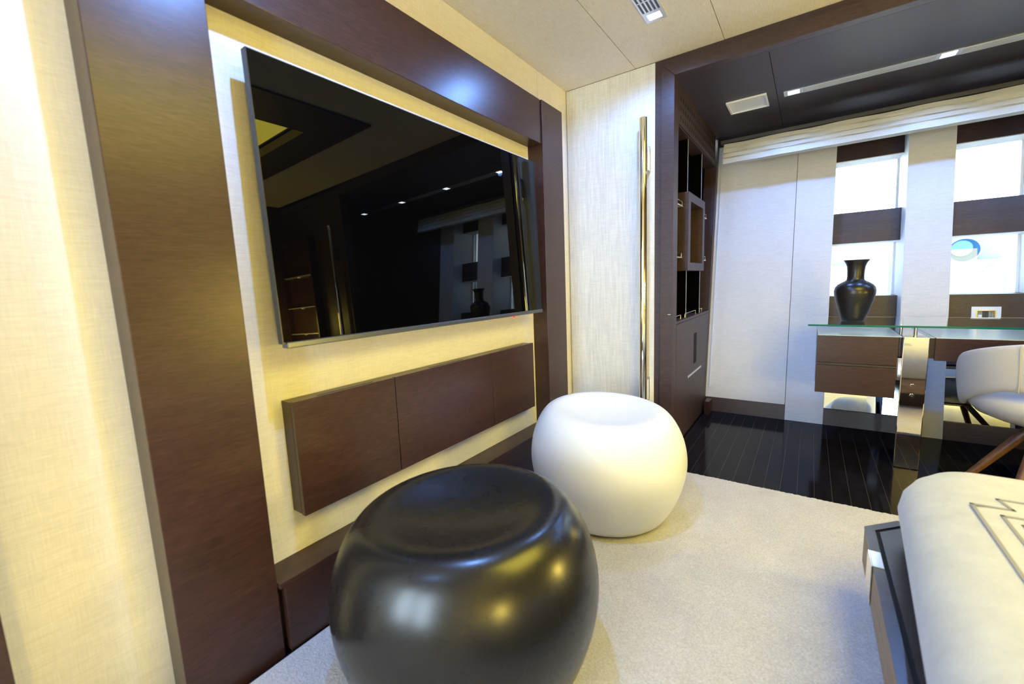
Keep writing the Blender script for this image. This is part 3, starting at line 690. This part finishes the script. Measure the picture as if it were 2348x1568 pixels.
for k, (py, lab, lab2) in enumerate(((2.20, 'unseen warm table lamp added on the nightstand on the desk side of the bed', 'dark wood nightstand on the desk side of the bed'), (-0.90, 'unseen warm table lamp added on the nightstand behind the camera', 'dark wood nightstand behind the camera'))):
    ns_ = thing('nightstand', lab2, 'nightstand', (2.3, py, 0), 'nightstands')
    obj('body', MB().box(2.08, 2.54, py - .20, py + .20, 0.0145, .52), 'wenge_dark', ns_, bevel=.003)
    obj('drawer_front', MB().box(2.062, 2.0795, py - .195, py + .195, .28, .50), 'wenge', ns_, bevel=.002)
    tl = thing('added_table_lamp', lab, 'lamp', (2.30, py, .5205), 'bedside lamps')  # out of view, added as warm fill for the walls and ceiling
    obj('base', MB().lathe([(0, .5205), (.07, .5205), (.07, .535), (.015, .545), (.013, .78), (0, .78)], 2.30, py, 32), 'chrome', tl, smooth='angle')
    obj('lamp_shade', MB().lathe([(0, .80), (.15, .80), (.12, 1.06), (0, 1.06)], 2.30, py, 32), 'lamp_shade', tl)

# ------------------------------------------------------------------ armchair at the desk
ch = thing('armchair', 'white leather armchair with splayed walnut legs at the desk', 'chair', (0.958, 2.95, 0))
ccx, ccy = 0.958, 2.955
mb = MB(); ns = 44
# wrap-around back: cross-section swept along an arc (open towards the desk)
def backsec(u):     # u -1..1 along the arc: returns bottom z, top z, thickness, radius
    e = abs(u)
    top = .794 - .135 * e ** 1.6 - (.06 * max(0, (e - .80) / .2) ** 2)
    bot = .556 - .03 * e - (.12 * max(0, (e - .45) / .55) ** 1.2)
    return bot, top, .048 - .008 * e, .318 + .0 * e
arc = math.radians(100); cols = []
for i in range(ns + 1):
    u = -1 + 2 * i / ns; a = -math.pi / 2 + u * arc
    bot, top, th, r = backsec(u); ring = []
    for k in range(12):
        t = 2 * math.pi * k / 12; cy_, cz_ = math.cos(t), math.sin(t)
        sg = lambda q: math.copysign(abs(q) ** .6, q)
        rr2 = r + th / 2 * sg(cy_) + .03 * ((bot + top) / 2 + (top - bot) / 2 * sg(cz_) - .55) / .25
        z = (bot + top) / 2 + (top - bot) / 2 * sg(cz_)
        ring.append(mb.bm.verts.new((ccx + rr2 * math.cos(a), ccy + rr2 * .92 * math.sin(a), z)))
    cols.append(ring)
for a, c in zip(cols[:-1], cols[1:]):
    for k in range(12): mb.bm.faces.new((a[k], a[(k + 1) % 12], c[(k + 1) % 12], c[k]))
mb.bm.faces.new(cols[0][::-1]); mb.bm.faces.new(cols[-1])
bk = obj('backrest', mb, 'leather_white', ch, smooth=True, sub=1)
for s_ in (-1, 1):
    mb = MB(); u = s_ * .36; a = -math.pi / 2 + u * arc; pts = []
    for k in range(9):
        bot, top, th, r = backsec(u); z = bot + .006 + (top - bot - .012) * k / 8; rr2 = r + th / 2 + .03 * (z - .55) / .25 + .0005
        pts.append((ccx + rr2 * math.cos(a), ccy + rr2 * .92 * math.sin(a), z))
    mb.tube(pts, .002, 6)
    obj('stitched_seam', mb, plain('seam_thread', (.42, .40, .36), rough=.6), bk)
mb = MB(); pr = [(0, .360), (.12, .363), (.20, .376), (.262, .404), (.292, .440), (.300, .475), (.292, .500), (.262, .514), (.20, .520), (.0, .516)]
obj('seat', mb.lathe(pr, ccx, ccy, 48, lambda x, y, z: (x, ccy + (y - ccy) * .96, z)), 'leather_white', ch, smooth=True)
for a, c in (((.870, 2.86, .385), (.596, 2.84, 0)), ((.872, 2.82, .385), (.735, 2.60, 0)), ((1.046, 2.86, .385), (1.32, 2.84, 0)), ((1.044, 2.82, .385), (1.18, 2.60, 0))):
    mid = tuple((p + q) / 2 for p, q in zip(a, c)); c = (c[0], c[1], .0)
    obj('leg', MB().tube([a, mid, c], [.021, .018, .011], 18), 'walnut', ch, smooth='angle')
obj('seat_support', MB().box(.85, 1.066, 2.79, 2.90, .352, .372), 'walnut', ch, bevel=.004)

# ------------------------------------------------------------------ lit cabinet on the far right wall (shows in the television's reflection)
wd = thing('glass_cabinet', 'dark cabinet with warm-lit glass shelves on the wall right of the portal', 'cabinet', (2.2, 2.6, 0))
obj('carcass', MB().box(1.90, 2.54, 2.58, DY - .001, 0, .30).box(1.90, 2.54, 2.645, DY - .001, .30, 1.9).box(1.90, 2.54, 2.58, 2.645, 1.86, 1.9), 'wenge', wd)
for z in (.55, .85, 1.15, 1.5):
    sh = obj('shelf', MB().box(1.93, 2.51, 2.59, 2.644, z, z + .010), 'alu', wd)
    obj('shelf_light', MB().box(2.20, 2.24, 2.60, 2.62, z - .008, z - .001), 'lamp_warm', sh)
for x in (1.90, 2.515): obj('side_panel', MB().box(x, x + .025, 2.58, 2.645, .30, 1.86), 'wenge', wd)
gb = tag(obj('grab_bar', MB().tube([(1.50, 2.600, .25), (1.50, 2.600, 1.95)], .0225, 24), 'chrome', smooth='angle'), 'chrome bar handle on the dark wall right of the portal', 'handle')
obj('bracket', MB().box(1.49, 1.51, 2.615, DY - .001, .5, .62), 'chrome', gb)
obj('bracket', MB().box(1.49, 1.51, 2.615, DY - .001, 1.6, 1.72), 'chrome', gb)
